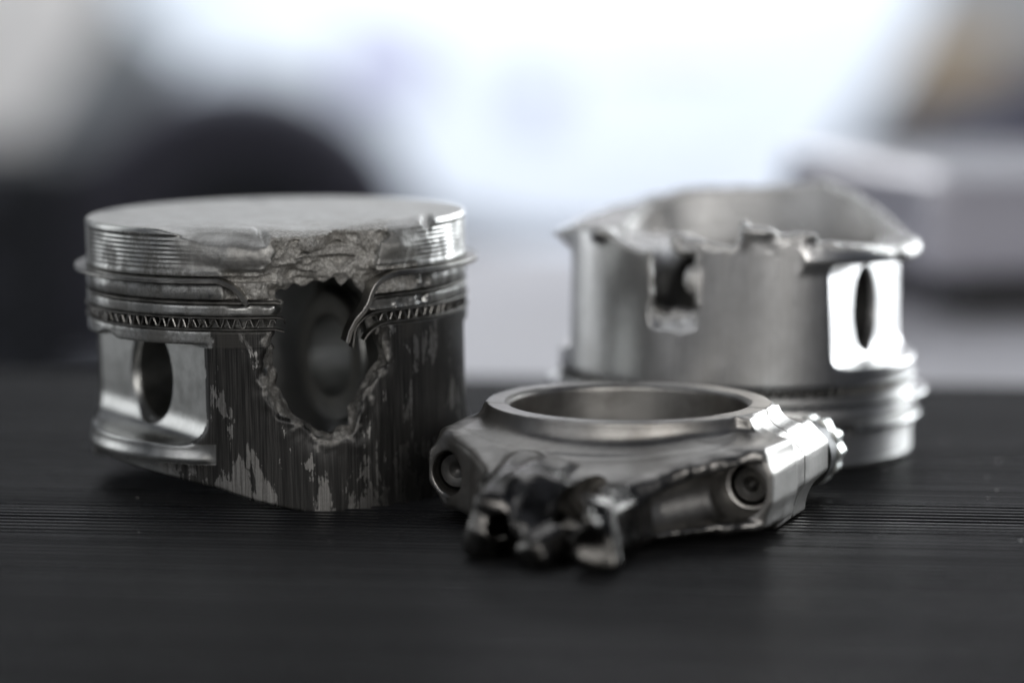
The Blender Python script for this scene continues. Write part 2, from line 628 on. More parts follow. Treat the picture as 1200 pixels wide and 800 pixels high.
# ------------------------------------------------------------------ the bench and its mat
def build_bench():
    mat_o = None
    yaw = R_(-6.0)
    pitch, z0, depth = 3.3, 0.0, 0.95
    prof = []
    y_lo, y_hi = -520.0, 182.0
    k = 0
    y = y_lo
    while y < y_hi:
        t = -abs(random.gauss(0, 0.06))
        sh = random.uniform(-0.12, 0.12)
        prof += [(y, -depth), (y + 0.85 + sh, -depth * 0.98), (y + 1.05 + sh, -0.48 + t), (y + 1.3 + sh, -0.16 + t), (y + 1.65, -0.03 + t), (y + 1.95, t), (y + 2.25, -0.03 + t), (y + 2.6, -0.16 + t), (y + 2.9, -0.48 + t)]
        y += pitch
    prof.append((y_hi + 0.6, -depth))
    prof.append((y_hi + 0.9, -3.0))
    xs = [-900, -300, -120, 0, 120, 300, 900]
    verts, faces = [], []
    for x in xs:
        for (py, pz) in prof:
            verts.append((x * MM, py * MM, pz * MM))
    n = len(prof)
    for i in range(len(xs) - 1):
        for j in range(n - 1):
            faces.append((i * n + j, (i + 1) * n + j, (i + 1) * n + j + 1, i * n + j + 1))
    # underside and front closing
    o = link_mesh('rubber_mat', verts, faces, M['rubber'], None, smooth=True)
    o.location = (0, 0.598, 0)
    o.rotation_euler = (0, 0, yaw)
    tag(o, 'black finely ribbed rubber mat that the broken pistons and rod stand on', 'mat')
    b = empty('workbench', 'dark workbench under the black ribbed rubber mat', 'workbench', (0, 0.598, -0.9), (0, 0, yaw))
    bm = bmesh.new()
    bm_box(bm, (0, -0.16, 0.9 - 0.003 - 0.02), (1.9, 0.72, 0.04), 0.003)
    link_bm('bench_top', bm, M['bench'], b)
    for sx in (-1, 1):
        for yy in (-0.48, 0.15):
            bm = bmesh.new()
            bm_box(bm, (sx * 0.85, yy, 0.4285), (0.06, 0.06, 0.857), 0.004)
            link_bm('leg', bm, M['bench'], b)
    # metal crumbs on the mat
    bm = bmesh.new()
    for _ in range(80):
        x = random.choice((random.uniform(0.06, 0.2), random.uniform(-0.2, 0.2)))
        yv = random.uniform(0.545, 0.74)
        s = random.choice((0.00012, 0.00016, 0.0002, 0.00028))
        r = bmesh.ops.create_icosphere(bm, subdivisions=1, radius=s)
        bmesh.ops.scale(bm, verts=r['verts'], vec=(random.uniform(0.6, 1.8), random.uniform(0.6, 1.4), 0.6))
        bmesh.ops.rotate(bm, verts=r['verts'], cent=(0, 0, 0), matrix=Matrix.Rotation(random.uniform(0, 6.28), 3, 'Z'))
        bmesh.ops.translate(bm, verts=r['verts'], vec=(x, yv, s * 0.5))
    c = link_bm('metal_crumbs', bm, M['shaving'])
    tag(c, 'tiny metal crumbs scattered over the black ribbed mat', 'crumbs', kind='stuff')


# ------------------------------------------------------------------ piston standing upright, holed at the front
RB = 41.3
TH_L = R_(-62)
NL = (math.sin(TH_L), -math.cos(TH_L))

HOLE = [(0.2, 45), (1.7, 45.0), (3.4, 46.9), (5.0, 46.0), (7.5, 47.9), (9.6, 46.5), (11.6, 47.4), (13.0, 45.0), (15.0, 46.3), (16.6, 43.6), (18.3, 39.3), (20.3, 32.8), (20.8, 29.2), (18.9, 27.1), (16.1, 22.5), (14.6, 20), (14.2, 16), (12.4, 16.2), (9.7, 15.0), (8, 16.4), (6.6, 18.2), (3.6, 19.2), (1.4, 21), (-1.1, 25.3), (-1.6, 31.8), (-1.3, 35), (0.2, 38.5), (0, 43.8)]
BITE = [(-1.6, 62), (-1.2, 56), (-0.6, 53), (-2.0, 50), (-1.4, 45), (2, 42), (16, 42), (20.0, 44), (22.5, 47.2), (20.2, 49.8), (20.6, 52), (22.3, 55.5), (23.5, 58), (23.5, 62)]


def build_left_piston():
    g = [np.arange(-44, 44.01, 0.4), np.arange(-44, 44.01, 0.4), np.concatenate([np.arange(-4, 47, 0.38), np.arange(47.1, 60.4, 0.19)])]
    x = g[0][:, None, None].astype(np.float32)
    y = g[1][None, :, None].astype(np.float32)
    z = g[2][None, None, :].astype(np.float32)
    r = np.sqrt(x * x + y * y)
    th = np.degrees(np.arctan2(x, -y))
    front = sstep(0, -12, y)
    # outer radius
    Rz = np.full(z.shape, RB, np.float32)
    gr = np.zeros_like(Rz)
    for i in range(8):
        zi = 50.1 + 0.93 * i
        gr = np.maximum(gr, np.clip(1 - np.abs(z - zi) / 0.34, 0, 1))
    # grooves fade out where the edge has melted
    wig = 0.8 * np.sin(z * 2.7) + 0.5 * np.sin(z * 6.1)
    melt = sstep(-26, -14, x + wig) * sstep(33, 27, x + wig) * front
    Rz = Rz - 0.5 * gr * (1 - melt)
    Rz = Rz + 0.35 * np.clip(1 - ((z - 45.6) / 1.7) ** 2, 0, 1)
    Rz = np.where((z > 43.9) & (z < 47.4), Rz - 0.25, Rz)
    # swollen melted lobes left and right of the bite
    lobeL = np.exp(-((x + 9) / 6.5) ** 2 - ((z - 53) / 2.6) ** 2) * front
    lobeR = np.exp(-((x - 26.5) / 4.5) ** 2 - ((z - 53.5) / 2.6) ** 2) * front
    Rz = Rz + 0.5 * lobeL + 1.0 * lobeR - 0.5 * melt * sstep(49.8, 51, z) * (1 - lobeL) * (1 - lobeR)
    ul = NL[0] * x + NL[1] * y
    Rz = Rz + 0.5 * np.exp(-((z - 10.6) / 1.2) ** 2) * sstep(30.2, 33, ul)
    d = r - Rz
    # crown face, slightly dished, sloping down where it melted at the front
    ztop = 58.6 - 0.35 * np.clip(1 - (r / 34) ** 2, 0, 1)
    ztop = ztop - 1.5 * melt * sstep(32, 43, r) - 2.6 * sstep(35.5, 41.5, r) * sstep(-25, -10, x) * sstep(-1, -4, x) * (y < 0)
    ztop = ztop - 1.3 * np.exp(-((x - 9) / 11) ** 2) * sstep(-18, -38, y)
    notch = np.exp(-((x - 31.8) / 0.9) ** 2) * sstep(33, 40, r) * (y < 0)
    crease = np.exp(-((x + 2.6 + 0.25 * (y + 38)) / 0.8) ** 2) * sstep(31, 38, r) * (y < 0)
    ztop = ztop - 2.2 * notch - 1.2 * crease
    d = smax(d, z - ztop, 0.9)
    # melted flap folded over the edge, and two beads of melted metal on the crown
    def caps(a, b, ra, rb):
        a, b = np.array(a, float), np.array(b, float)
        ba = b - a
        t = np.clip(((x - a[0]) * ba[0] + (y - a[1]) * ba[1] + (z - a[2]) * ba[2]) / (ba @ ba), 0, 1)
        return np.sqrt((x - a[0] - ba[0] * t) ** 2 + (y - a[1] - ba[1] * t) ** 2 + (z - a[2] - ba[2] * t) ** 2) - (ra + (rb - ra) * t)
    d = smin(d, caps((-19, -33.5, 54.6), (-8.5, -38.4, 53.0), 2.2, 3.2), 1.2)
    d = smin(d, caps((-8.5, -38.4, 53.0), (-4.2, -39.2, 52.6), 3.2, 2.6), 0.8)
    for c, rd in (((-4.0, 30.5, 58.5), (2.6, 2.2, 0.55)), ((-35.5, 9.0, 58.3), (3.0, 3.2, 0.6))):
        q = np.sqrt(((x - c[0]) / rd[0]) ** 2 + ((y - c[1]) / rd[1]) ** 2 + ((z - c[2]) / rd[2]) ** 2)
        d = smin(d, (q - 1) * 0.6, 0.4)
    # ring grooves
    d = np.maximum(d, -np.maximum(np.maximum(47.35 - z, z - 48.75), 37.8 - r))
    d = np.maximum(d, -np.maximum(np.maximum(42.85 - z, z - 43.9), 38.5 - r))
    d = np.maximum(d, -np.maximum(np.maximum(37.5 - z, z - 40.6), 37.2 - r))
    # lower edge of the skirt
    xs_ = [-60, -42, -32.5, -23, -14, -5.6, 1.4, 6.6, 15.5, 22.8, 30, 60]
    zs_ = [9.5, 9.3, 8.2, 6.7, 4.9, 2.0, 0.3, -1.0, -1.3, -1.5, -1.9, -1.9]
    zb = np.interp(g[0], xs_, zs_)[:, None, None].astype(np.float32)
    zb = np.where(y < 0, zb, np.where(x < 0, 6.0, 3.0) + 0 * zb)
    # pin pockets
    u = NL[0] * x + NL[1] * y
    for s in (1, -1):
        pk = smax(31.0 - s * u, 13.6 - z - 0.03 * (x + 28) * (s > 0), 6.0)
        pk = np.maximum(pk, z - 34.6)
        d = smax(d, -pk, 0.35)
    d = np.maximum(d, zb - z)
    # cavity
    cav = smax(r - 36.2, z - 48.2 + 0.003 * r * r, 5.0)
    cav = smax(cav, np.abs(u) - 26.5, 2.5)
    v = -NL[1] * x + NL[0] * y
    rp = np.sqrt(v * v + (z - 25.5) ** 2)
    boss = smax(rp - 15.0, 12.5 - np.abs(u), 1.2)
    web = np.maximum(np.maximum(np.abs(v) - 12.0, 25.5 - z), 15.5 - np.abs(u))
    boss = smin(boss, web, 2.0)
    cav = smax(cav, -boss, 2.5)
    d = np.maximum(d, -cav)
    d = np.maximum(d, 9.3 + np.clip(np.abs(u) - 29.6, 0, 1.6) * 0.6 - rp + 0 * d)
    d = np.ascontiguousarray(np.broadcast_to(d, (len(g[0]), len(g[1]), len(g[2])))).astype(np.float32)
    # ---- damage: only the front
    yi = np.where(g[1] < -14)[0]
    ys = slice(0, yi[-1] + 1)
    sub = d[:, ys, :]
    X, Y, Z = [np.ascontiguousarray(np.broadcast_to(q, sub.shape)) for q in (x, y[:, ys], z)]
    Rr = np.ascontiguousarray(np.broadcast_to(r[:, ys], sub.shape))
    hole2 = poly_sdf(x[:, 0], z[0], HOLE)[:, None, :]
    bite2 = poly_sdf(x[:, 0], z[0], BITE)[:, None, :]
    hole2 = np.broadcast_to(hole2, sub.shape)
    bite2 = np.broadcast_to(bite2, sub.shape)
    band = (np.abs(sub) < 3.2) & (Y < -20) & ((hole2 < 9) | (bite2 < 6) | ((X > -16) & (X < 36) & (Z > 40)))
    bx, by, bz, br = X[band], Y[band], Z[band], Rr[band]
    f1 = NZ.fbm(bx, by, bz, 0.28, 3, 0.55)
    f2 = NZ.fbm(bx + 31, by, bz, 0.85, 3, 0.6)
    n1 = np.zeros(sub.shape, np.float32)
    n2 = np.zeros(sub.shape, np.float32)
    n1[band] = f1
    n2[band] = f2
    n3 = np.zeros(sub.shape, np.float32)
    n3[band] = NZ.fbm(bx + 5, by + 2, bz * 1.2, 0.15, 2, 0.5)
    ridge = np.abs(n1)
    # crust of slag round the hole
    crust = np.exp(-((hole2 - 2.6) / 1.9) ** 2) * sstep(38, 30, Z) * sstep(35, 38.5, Rr)
    sub = sub - crust * (0.5 * n3 + 0.05 * n2)
    # rough broken land left of the bite
    zoneA = sstep(-12.5, -9.5, X + n1) * sstep(42.3, 43.2, Z) * sstep(50.2, 49.4, Z) * sstep(1, -1, X)
    sub = np.maximum(sub, np.where(zoneA > 0.01, Rr - (41.6 - 1.5 * zoneA + 0.8 * n1 * zoneA + 0.35 * n2), -9)) * 1.0
    # right: burnt land under the right lobe
    zoneB = sstep(33, 28, X + 2 * n1) * sstep(17, 20, X) * sstep(40.4, 41.2, Z) * sstep(50.3, 49.6, Z)
    sub = np.maximum(sub, np.where(zoneB > 0.01, Rr - (41.7 - 0.9 * zoneB + 0.7 * n1 * zoneB + 0.3 * n2), -9))
    # bite out of the crown edge: a torn face that runs inwards as it goes down
    depth = 2.0 + 0.34 * np.clip(57 - Z, 0, 14) + 2.6 * n3 + 1.9 * ridge + 0.22 * n2 + 2.6 * np.exp(-((X - 12) / 5.0) ** 2 - ((Z - 54.5) / 4.0) ** 2) + 1.2 * np.exp(-((X - 4) / 3.0) ** 2 - ((Z - 55) / 3.5) ** 2)
    bite = smax(bite2 + 1.0 * n1 + 0.2 * n2, -(Rr - (RB - depth)), 1.0)
    sub = smax(sub, -bite, 0.5)
    # hole burnt through the wall, wider outside
    flare = 0.42 * np.clip(Rr - 36.2, 0, 7) * (0.35 + 0.65 * sstep(44, 38, Z))
    hole = hole2 - flare * np.clip(0.9 + 1.6 * n3, 0.1, 2.0) + 1.4 * n3 + 0.9 * np.abs(n1) + 0.12 * n2
    hole = np.maximum(hole, Y + 22)
    sub = smax(sub, -hole, 1.1)
    # melted, grainy crown edge
    mm = np.broadcast_to(melt[:, ys] if melt.shape[1] > 1 else melt, sub.shape)
    edge = mm * sstep(49.5, 51, Z)
    sub = sub - edge * (0.07 * n2 + 0.10 * n1)
    # chips along the skirt foot
    d[:, ys, :] = sub
    P, Q, G = surface(d, g)
    # ---- attributes
    px, py, pz = P.T
    pr = np.hypot(px, py)
    pu = NL[0] * px + NL[1] * py
    th_ = np.arctan2(px, -py)
    h2 = sample(np.broadcast_to(poly_sdf(x[:, 0], z[0], HOLE)[:, None, :], d.shape), g, P)
    b2 = sample(np.broadcast_to(poly_sdf(x[:, 0], z[0], BITE)[:, None, :], d.shape), g, P)
    pn = NZ.fbm(px, py, pz, 0.5, 2)
    infront = py < -15
    frac = np.zeros(len(P))
    frac = np.maximum(frac, infront * sstep(2.3, 1.2, h2 + 1.6 * pn) * sstep(35, 36.5, pr) * (pz < 41))
    frac = np.maximum(frac, infront * sstep(0.6, -0.4, b2 + 0.4 * pn) * sstep(30, 33, pr))
    zA = infront * sstep(-12.5, -10, px + pn) * sstep(42.6, 43.2, pz) * sstep(50, 49.3, pz) * sstep(1, -1, px)
    zB = infront * sstep(31, 27, px + 2 * pn) * sstep(17, 20, px) * sstep(43.5, 44.2, pz) * sstep(50, 49.3, pz)
    frac = np.maximum(frac, np.maximum(zA, zB))
    mel = infront * sstep(-25, -15, px + pn) * sstep(33, 28, px + pn) * sstep(49.5, 50.5, pz) * sstep(33.5, 36.5, pr)
    frac = np.maximum(frac, 0.42 * mel)
    scuff = (pr > 40.2) * (pz < 37.3) * (1 - frac)
    scuff = scuff * (1 - ((px < -12) & (pz > 33.9) & (px + 0.5 * pn < -13.5)))
    scuff = scuff * sstep(-26, -22, np.where(pz < 9.5, px, 0) + pn)
    pocket = (np.abs(np.abs(pu) - 31) < 2.2) & (pr < np.where(px < 0, 39.9 + 0.9 * pn, 40.9)) & (pz > 11) & (pz < 34.6)
    scuff = scuff * (1 - pocket)
    scuff = scuff * (1 - ((pu > 30.3) & (pz > 9.6) & (pz < 14)))
    inside = (pr < 37.5) & (pz < 47)
    scuff = np.where(inside, 0, scuff)
    bead = np.minimum(np.hypot(px + 4, py - 30.5), np.hypot(px + 35.5, py - 9)) < 2.6
    top = (G[:, 2] > 0.75) * (pz > 56) * (1 - 0.9 * mel) * (1 - bead)
    land = ((pr > 37) & (pz > 33.9) & (pz < 57.5)) * (1 - frac) * (1 - top)
    rimst = infront * (pz < 41.5) * frac * np.clip(0.62 + 0.5 * pn, 0.1, 0.95)
    attrs = dict(frac=np.clip(frac, 0, 1), stain_shade=rimst, scuff=np.clip(scuff, 0, 1), top=top.astype(float), land=land.astype(float), cyl=np.stack([th_ * RB, pz, pr], 1))
    root = empty('piston', 'sooty upright piston with a ragged hole burnt through its skirt', 'piston', (-0.05061, 0.626, 0), (0, R_(-1.0), R_(4.62)), 'broken pistons on the mat')
    # rotation order: turn about the upright axis after the lean
    fz = P[Q].mean(1)
    fr = np.hypot(fz[:, 0], fz[:, 1])
    fu = np.abs(NL[0] * fz[:, 0] + NL[1] * fz[:, 1])
    fv = -NL[1] * fz[:, 0] + NL[0] * fz[:, 1]
    frp = np.hypot(fv, fz[:, 2] - 25.5)
    crown = fz[:, 2] > 39.05
    bossm = ~crown & (fr < 37.4) & (frp < 15.6) & (fu > 9) & (fu < 32.5)
    bossm |= ~crown & (frp < 10.4) & (fu > 12)
    mesh_part('crown', P, Q, G, crown, M['burnt'], root, attrs)
    mesh_part('skirt', P, Q, G, ~crown & ~bossm, M['burnt'], root, attrs)
    mesh_part('pin_boss', P, Q, G, bossm & (NL[0] * fz[:, 0] + NL[1] * fz[:, 1] > 0), M['burnt'], root, attrs)
    mesh_part('pin_boss', P, Q, G, bossm & (NL[0] * fz[:, 0] + NL[1] * fz[:, 1] <= 0), M['burnt'], root, attrs)
    # rings
    a0 = ang(-12.1)
    a1 = ang(24.5) - 360
    path = [(ang(-6.2), 42.0, 42.9), (ang(-6.9), 42.1, 44.1), (ang(-8.0), 42.3, 45.6), (ang(-9.3), 42.7, 46.8), (ang(-10.8), 43.2, 47.6)]
    path += arc(a0, a1, lambda a: 43.9 - 0.9 * float(np.clip((a + 30) / 13, 0, 1)) - 0.7 * float(np.clip((-290 - a) / 30, 0, 1)), lambda a: 48.05 + (0.12 * math.sin(a * 0.05)), 2.5)
    path += [(ang(22.6) - 360, 43.0, 47.6), (ang(21.0) - 360, 42.8, 46.9), (ang(19.8) - 360, 42.6, 45.7), (ang(19.1) - 360, 42.3, 44.0), (ang(18.6) - 360, 42.2, 42.3), (ang(17.6) - 360, 42.0, 40.6), (ang(16.2) - 360, 41.6, 38.9), (ang(15.0) - 360, 41.3, 36.6), (ang(14.4) - 360, 41.0, 34.3)]
    sweep('compression_ring', path, 3.4, 1.05, M['ring'], root)
    p2 = [(ang(0.6), 41.2, 43.1)] + arc(ang(-0.6), ang(20.4) - 360, 41.45, 43.35, 2.5) + [(ang(19.4) - 360, 41.4, 42.8), (ang(18.2) - 360, 41.2, 41.9)]
    sweep('second_ring', p2, 2.4, 0.62, M['ring_dark'], root)
    droop = lambda z, zz: [(ang(19.5) - 360, 41.7, z - 0.25), (ang(18) - 360, 41.7, z - 0.9), (ang(16.8) - 360, 41.6, z - 2.0), (ang(15.9) - 360, 41.4, z - 3.4), (ang(15.4) - 360, 41.2, zz)]
    pa = [(ang(1.6), 41.1, 38.9), (ang(1.2), 41.4, 39.7), (ang(0.5), 41.6, 40.15)] + arc(ang(-0.8), ang(21) - 360, 41.75, 40.3, 2.5) + droop(40.3, 33.2)
    sweep('oil_rail', pa, 2.2, 0.42, M['ring_dark'], root)
    pb = [(ang(1.2), 41.5, 37.3)] + arc(ang(-0.6), ang(22.5) - 360, 41.75, 37.85, 2.5) + [(ang(21.0) - 360, 41.7, 37.5), (ang(19.6) - 360, 41.6, 36.7), (ang(18.4) - 360, 41.4, 35.5), (ang(17.8) - 360, 41.2, 34.4)]
    sweep('oil_rail', pb, 2.2, 0.42, M['ring_dark'], root)
    pe = []
    n = 96 * 8
    for i in range(n + 1):
        a = ang(-0.5) + (ang(20.5) - 360 - ang(-0.5)) * i / n
        ph = (i % 8) / 8.0
        s = max(-1, min(1, 2.4 * math.sin(ph * 2 * math.pi)))
        pe.append((a, 41.15 + 0.15 * math.sin(a * 0.9), 39.08 + (0.80 + 0.10 * math.sin(a * 0.37) + 0.05 * math.sin(a * 2.3)) * s))
    sweep('oil_expander', pe, 1.7, 0.3, M['ring'], root)
    return root


# ------------------------------------------------------------------ piston standing on its crown, skirt torn
TH_R = R_(71)
NR = (math.sin(TH_R), -math.cos(TH_R))


def build_right_piston():
    g = [np.arange(-46, 46.01, 0.45), np.arange(-46, 46.01, 0.45), np.concatenate([np.arange(-1, 20, 0.25), np.arange(20, 62, 0.42)])]
    x = g[0][:, None, None].astype(np.float32)
    y = g[1][None, :, None].astype(np.float32)
    z = g[2][None, None, :].astype(np.float32)
    r = np.sqrt(x * x + y * y)
    th = np.degrees(np.arctan2(x, -y))
    Rz = np.full(z.shape, RB, np.float32)
    gr = np.zeros_like(Rz)
    for i in range(6):
        gr = np.maximum(gr, np.clip(1 - np.abs(z - 1.9 - 0.95 * i) / 0.36, 0, 1))
    Rz = Rz - 0.4 * gr
    Rz = Rz + 0.4 * np.clip(1 - ((z - 11.6) / 1.9) ** 2, 0, 1)
    d = r - Rz
    d = smax(d, 0.0 - z, 1.2)
    d = np.maximum(d, -np.maximum(np.maximum(8.2 - z, z - 9.5), 37.8 - r))
    d = np.maximum(d, -np.maximum(np.maximum(13.6 - z, z - 14.5), 38.5 - r))
    d = np.maximum(d, -np.maximum(np.maximum(16.2 - z, z - 18.9), 37.2 - r))
    u = NR[0] * x + NR[1] * y
    for s in (1, -1):
        pk = smax(31.0 - (0.05 * (z - 34) if s > 0 else 0) - s * u, 22.6 - z, 3.0)
        pk = smax(pk, z - 46.6, 2.5)
        d = smax(d, -pk, 0.5)
    cav = smax(r - 36.3, 13.5 - z, 5.0)
    cav = smax(cav, np.abs(u) - 26.8 - 0.25 * np.clip(z - 40, 0, 10), 3.0)
    v = -NR[1] * x + NR[0] * y
    rp = np.sqrt(v * v + (z - 33.5) ** 2)
    boss = smax(rp - 14.6, 12.5 - np.abs(u), 1.2)
    web = np.maximum(np.maximum(np.abs(v) - 12.0, z - 33.5), 15.5 - np.abs(u))
    boss = smin(boss, web, 2.0)
    cav = smax(cav, -boss, 2.5)
    d = np.maximum(d, -cav)
    d = np.maximum(d, 10.0 - rp + 0 * d)
    # rim: the old skirt foot, torn down unevenly
    ta = [-180, -160, -140, -115, -92, -75, -60, -50, -46, -38, -31, -28, -14, -11, -6, -2, 2, 6, 12, 22, 38, 55, 75, 90, 105, 120, 135, 150, 165, 180]
    zr = [57.4, 57.0, 53.8, 51.2, 49.2, 50.6, 52.2, 52.6, 51.2, 49.6, 48.6, 49.6, 49.9, 51.0, 50.8, 50.2, 53.0, 53.8, 53.0, 51.8, 50.7, 49.4, 48.2, 48.0, 49.4, 52.6, 57.2, 60.2, 58.0, 57.4]
    zrim = np.interp(th, ta, zr).astype(np.float32)
    d = np.ascontiguousarray(np.broadcast_to(d, (len(g[0]), len(g[1]), len(g[2])))).astype(np.float32)
    X, Y, Z = [np.broadcast_to(q, d.shape) for q in (x, y, z)]
    R3 = np.broadcast_to(r, d.shape)
    TH3 = np.broadcast_to(th, d.shape)
    # folded lips
    def lump(c, rad, k):
        nonlocal d
        q = np.sqrt(((x - c[0]) / rad[0]) ** 2 + ((y - c[1]) / rad[1]) ** 2 + ((z - c[2]) / rad[2]) ** 2)
        e = (q - 1) * min(rad)
        d = smin(d, e.astype(np.float32), k)
    # broad lip over the right pocket
    lipd = np.sqrt((r - 37.6) ** 2 * 0.16 + (z - 47.0) ** 2) - 1.0
    lipd = np.maximum(lipd, 27.5 - u)
    d = smin(d, lipd.astype(np.float32) + 0 * d, 3.0)
    band = (np.abs(d) < 3.0) & (Z > 27)
    n1 = np.zeros(d.shape, np.float32)
    n2 = np.zeros(d.shape, np.float32)
    n1[band] = NZ.fbm(X[band] + 57, Y[band], Z[band], 0.22, 3, 0.55)
    n2[band] = NZ.fbm(X[band] + 17, Y[band], Z[band], 0.7, 3, 0.55)
    inward = np.clip(RB - R3, 0, 14)
    slope = np.where(TH3 > 45, 0.10, 0.14)
    cut = Z - (zrim - slope * inward + 0.34 * n1 + 0.06 * n2)
    d = smax(d, cut * 0.85, 1.5)
    # window knocked through the front
    WIN = [(-19.2, 60), (-19.0, 44), (-18.3, 35.8), (-15.5, 35.2), (-12, 35.7), (-9.2, 36.0), (-9.3, 44), (-9.6, 48.0), (-12.5, 47.8), (-14.5, 49.3), (-15, 60)]
    win2 = poly_sdf(x[:, 0], z[0], WIN)[:, None, :]
    below = np.clip(37.5 - Z, 0, 10)
    left = sstep(-15, -19, X)
    fl = np.clip(R3 - 36.6, 0, 6) * (0.04 + 0.85 * sstep(37.0, 35.5, Z) * sstep(-20.0, -18.8, X) * sstep(-8.0, -9.4, X) + 0.10 * left)
    win = win2 - fl + 0.5 * n1 + 0.45 * n2
    win = np.maximum(win, Y + 24)
    d = smax(d, -win, 0.5)
    # torn shards on the rim and in the window
    for c, rad in (((-10.5, -38.6, 42.3), (1.6, 2.2, 3.0)), ((-13.6, -36.6, 50.8), (1.9, 2.0, 1.9)), ((-9.8, -37.5, 50.4), (2.0, 1.9, 1.3)), ((-31.0, -27.0, 51.0), (2.0, 2.0, 1.2)),
                   ((1.0, -39.0, 53.6), (1.2, 2.6, 2.2)), ((4.6, -39.6, 53.4), (2.2, 1.8, 0.9)), ((14, -37.4, 52.6), (2.6, 1.2, 0.8)), ((35.6, -17.0, 47.8), (2.4, 3.4, 1.6)), ((38.6, -6.0, 48.4), (2.6, 5.0, 1.8)), ((-41.4, -3.5, 48.8), (1.8, 4.5, 0.6))):
        lump(c, rad, 1.8)
    d = d - np.where(band, 0.05 * n2 * sstep(47, 50, Z), 0)
    P, Q, G = surface(d, g)
    px, py, pz = P.T
    pr = np.hypot(px, py)
    pu = NR[0] * px + NR[1] * py
    pth = np.degrees(np.arctan2(px, -py))
    th_ = np.arctan2(px, -py)
    zrv = np.interp(pth, ta, zr)
    w2 = sample(np.broadcast_to(win2, d.shape), g, P)
    pn = NZ.fbm(px, py, pz, 0.5, 2)
    frac = np.maximum(sstep(-2.2, -0.8, pz - zrv + 0.12 * np.clip(RB - pr, 0, 14) + 0.4 * pn) * (G[:, 2] > 0.15), (py < -24) * sstep(3.6, 2.2, w2 + 0.6 * pn) * ((pr < 40.9) | (w2 < 1)) * (pr > 35.6))
    scuff = (pr > 40.4) * (pz > 19) * (1 - frac)
    land = ((pr > 37) & (pz < 19) & (pz > 0.3)).astype(float)
    attrs = dict(frac=0.8 * np.clip(frac, 0, 1), scuff=np.clip(scuff, 0, 1), top=0 * frac, land=land, stain_shade=(pr < 37.6) * (np.abs(pu) < 29.5) * (pz > 10) * sstep(46, 41, pz + 1.5 * pn), cyl=np.stack([th_ * RB, pz, pr], 1))  # shade painted low inside the cavity so the window looks dark
    root = empty('piston', 'clean silver piston standing upside down on its crown, skirt torn open at the rim', 'piston', (0.0522, 0.668, 0.0), (0, R_(1.0), R_(-4.52)), 'broken pistons on the mat')
    root.location.z = 0.0007
    fz = P[Q].mean(1)
    fr = np.hypot(fz[:, 0], fz[:, 1])
    fu = NR[0] * fz[:, 0] + NR[1] * fz[:, 1]
    fv = -NR[1] * fz[:, 0] + NR[0] * fz[:, 1]
    frp = np.hypot(fv, fz[:, 2] - 33.5)
    crown = fz[:, 2] < 17.5
    bossm = ~crown & (fr < 37.4) & (frp < 15.2) & (np.abs(fu) > 9) & (np.abs(fu) < 32.5)
    bossm |= ~crown & (frp < 10.6) & (np.abs(fu) > 12)
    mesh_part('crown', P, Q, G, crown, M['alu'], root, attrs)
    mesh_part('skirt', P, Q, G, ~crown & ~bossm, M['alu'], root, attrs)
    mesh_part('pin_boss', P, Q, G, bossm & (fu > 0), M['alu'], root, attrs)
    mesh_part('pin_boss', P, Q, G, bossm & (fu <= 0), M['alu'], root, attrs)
    # rings: the upper one has sprung out on the right
    sweep('compression_ring', arc(35, 35 - 356, lambda a: 43.1, lambda a: 8.85, 2.5), 3.0, 1.0, M['ring_bright'], root)
    sweep('second_ring', arc(150, 150 - 356, lambda a: 42.0 + 2.6 * math.exp(-((a - 92) / 32) ** 2) + 2.4 * math.exp(-((a + 88) / 26) ** 2), lambda a: 14.05 + 0.5 * math.exp(-((a + 88) / 40) ** 2), 2.5), 3.0, 0.85, M['ring_bright'], root)
    sweep('oil_rail', arc(200, 200 - 356, 41.7, 16.5, 2.5), 2.2, 0.4, M['ring_bright'], root)
    sweep('oil_rail', arc(230, 230 - 356, 41.7, 18.6, 2.5), 2.2, 0.4, M['ring_bright'], root)
    pe = []
    n = 96 * 8
    for i in range(n + 1):
        a = 178 - 356 * i / n
        ph = (i % 8) / 8.0
        s = max(-1, min(1, 2.4 * math.sin(ph * 2 * math.pi)))
        pe.append((a, 41.0, 17.55 + 0.72 * s))
    sweep('oil_expander', pe, 1.6, 0.3, M['ring'], root)
    return root


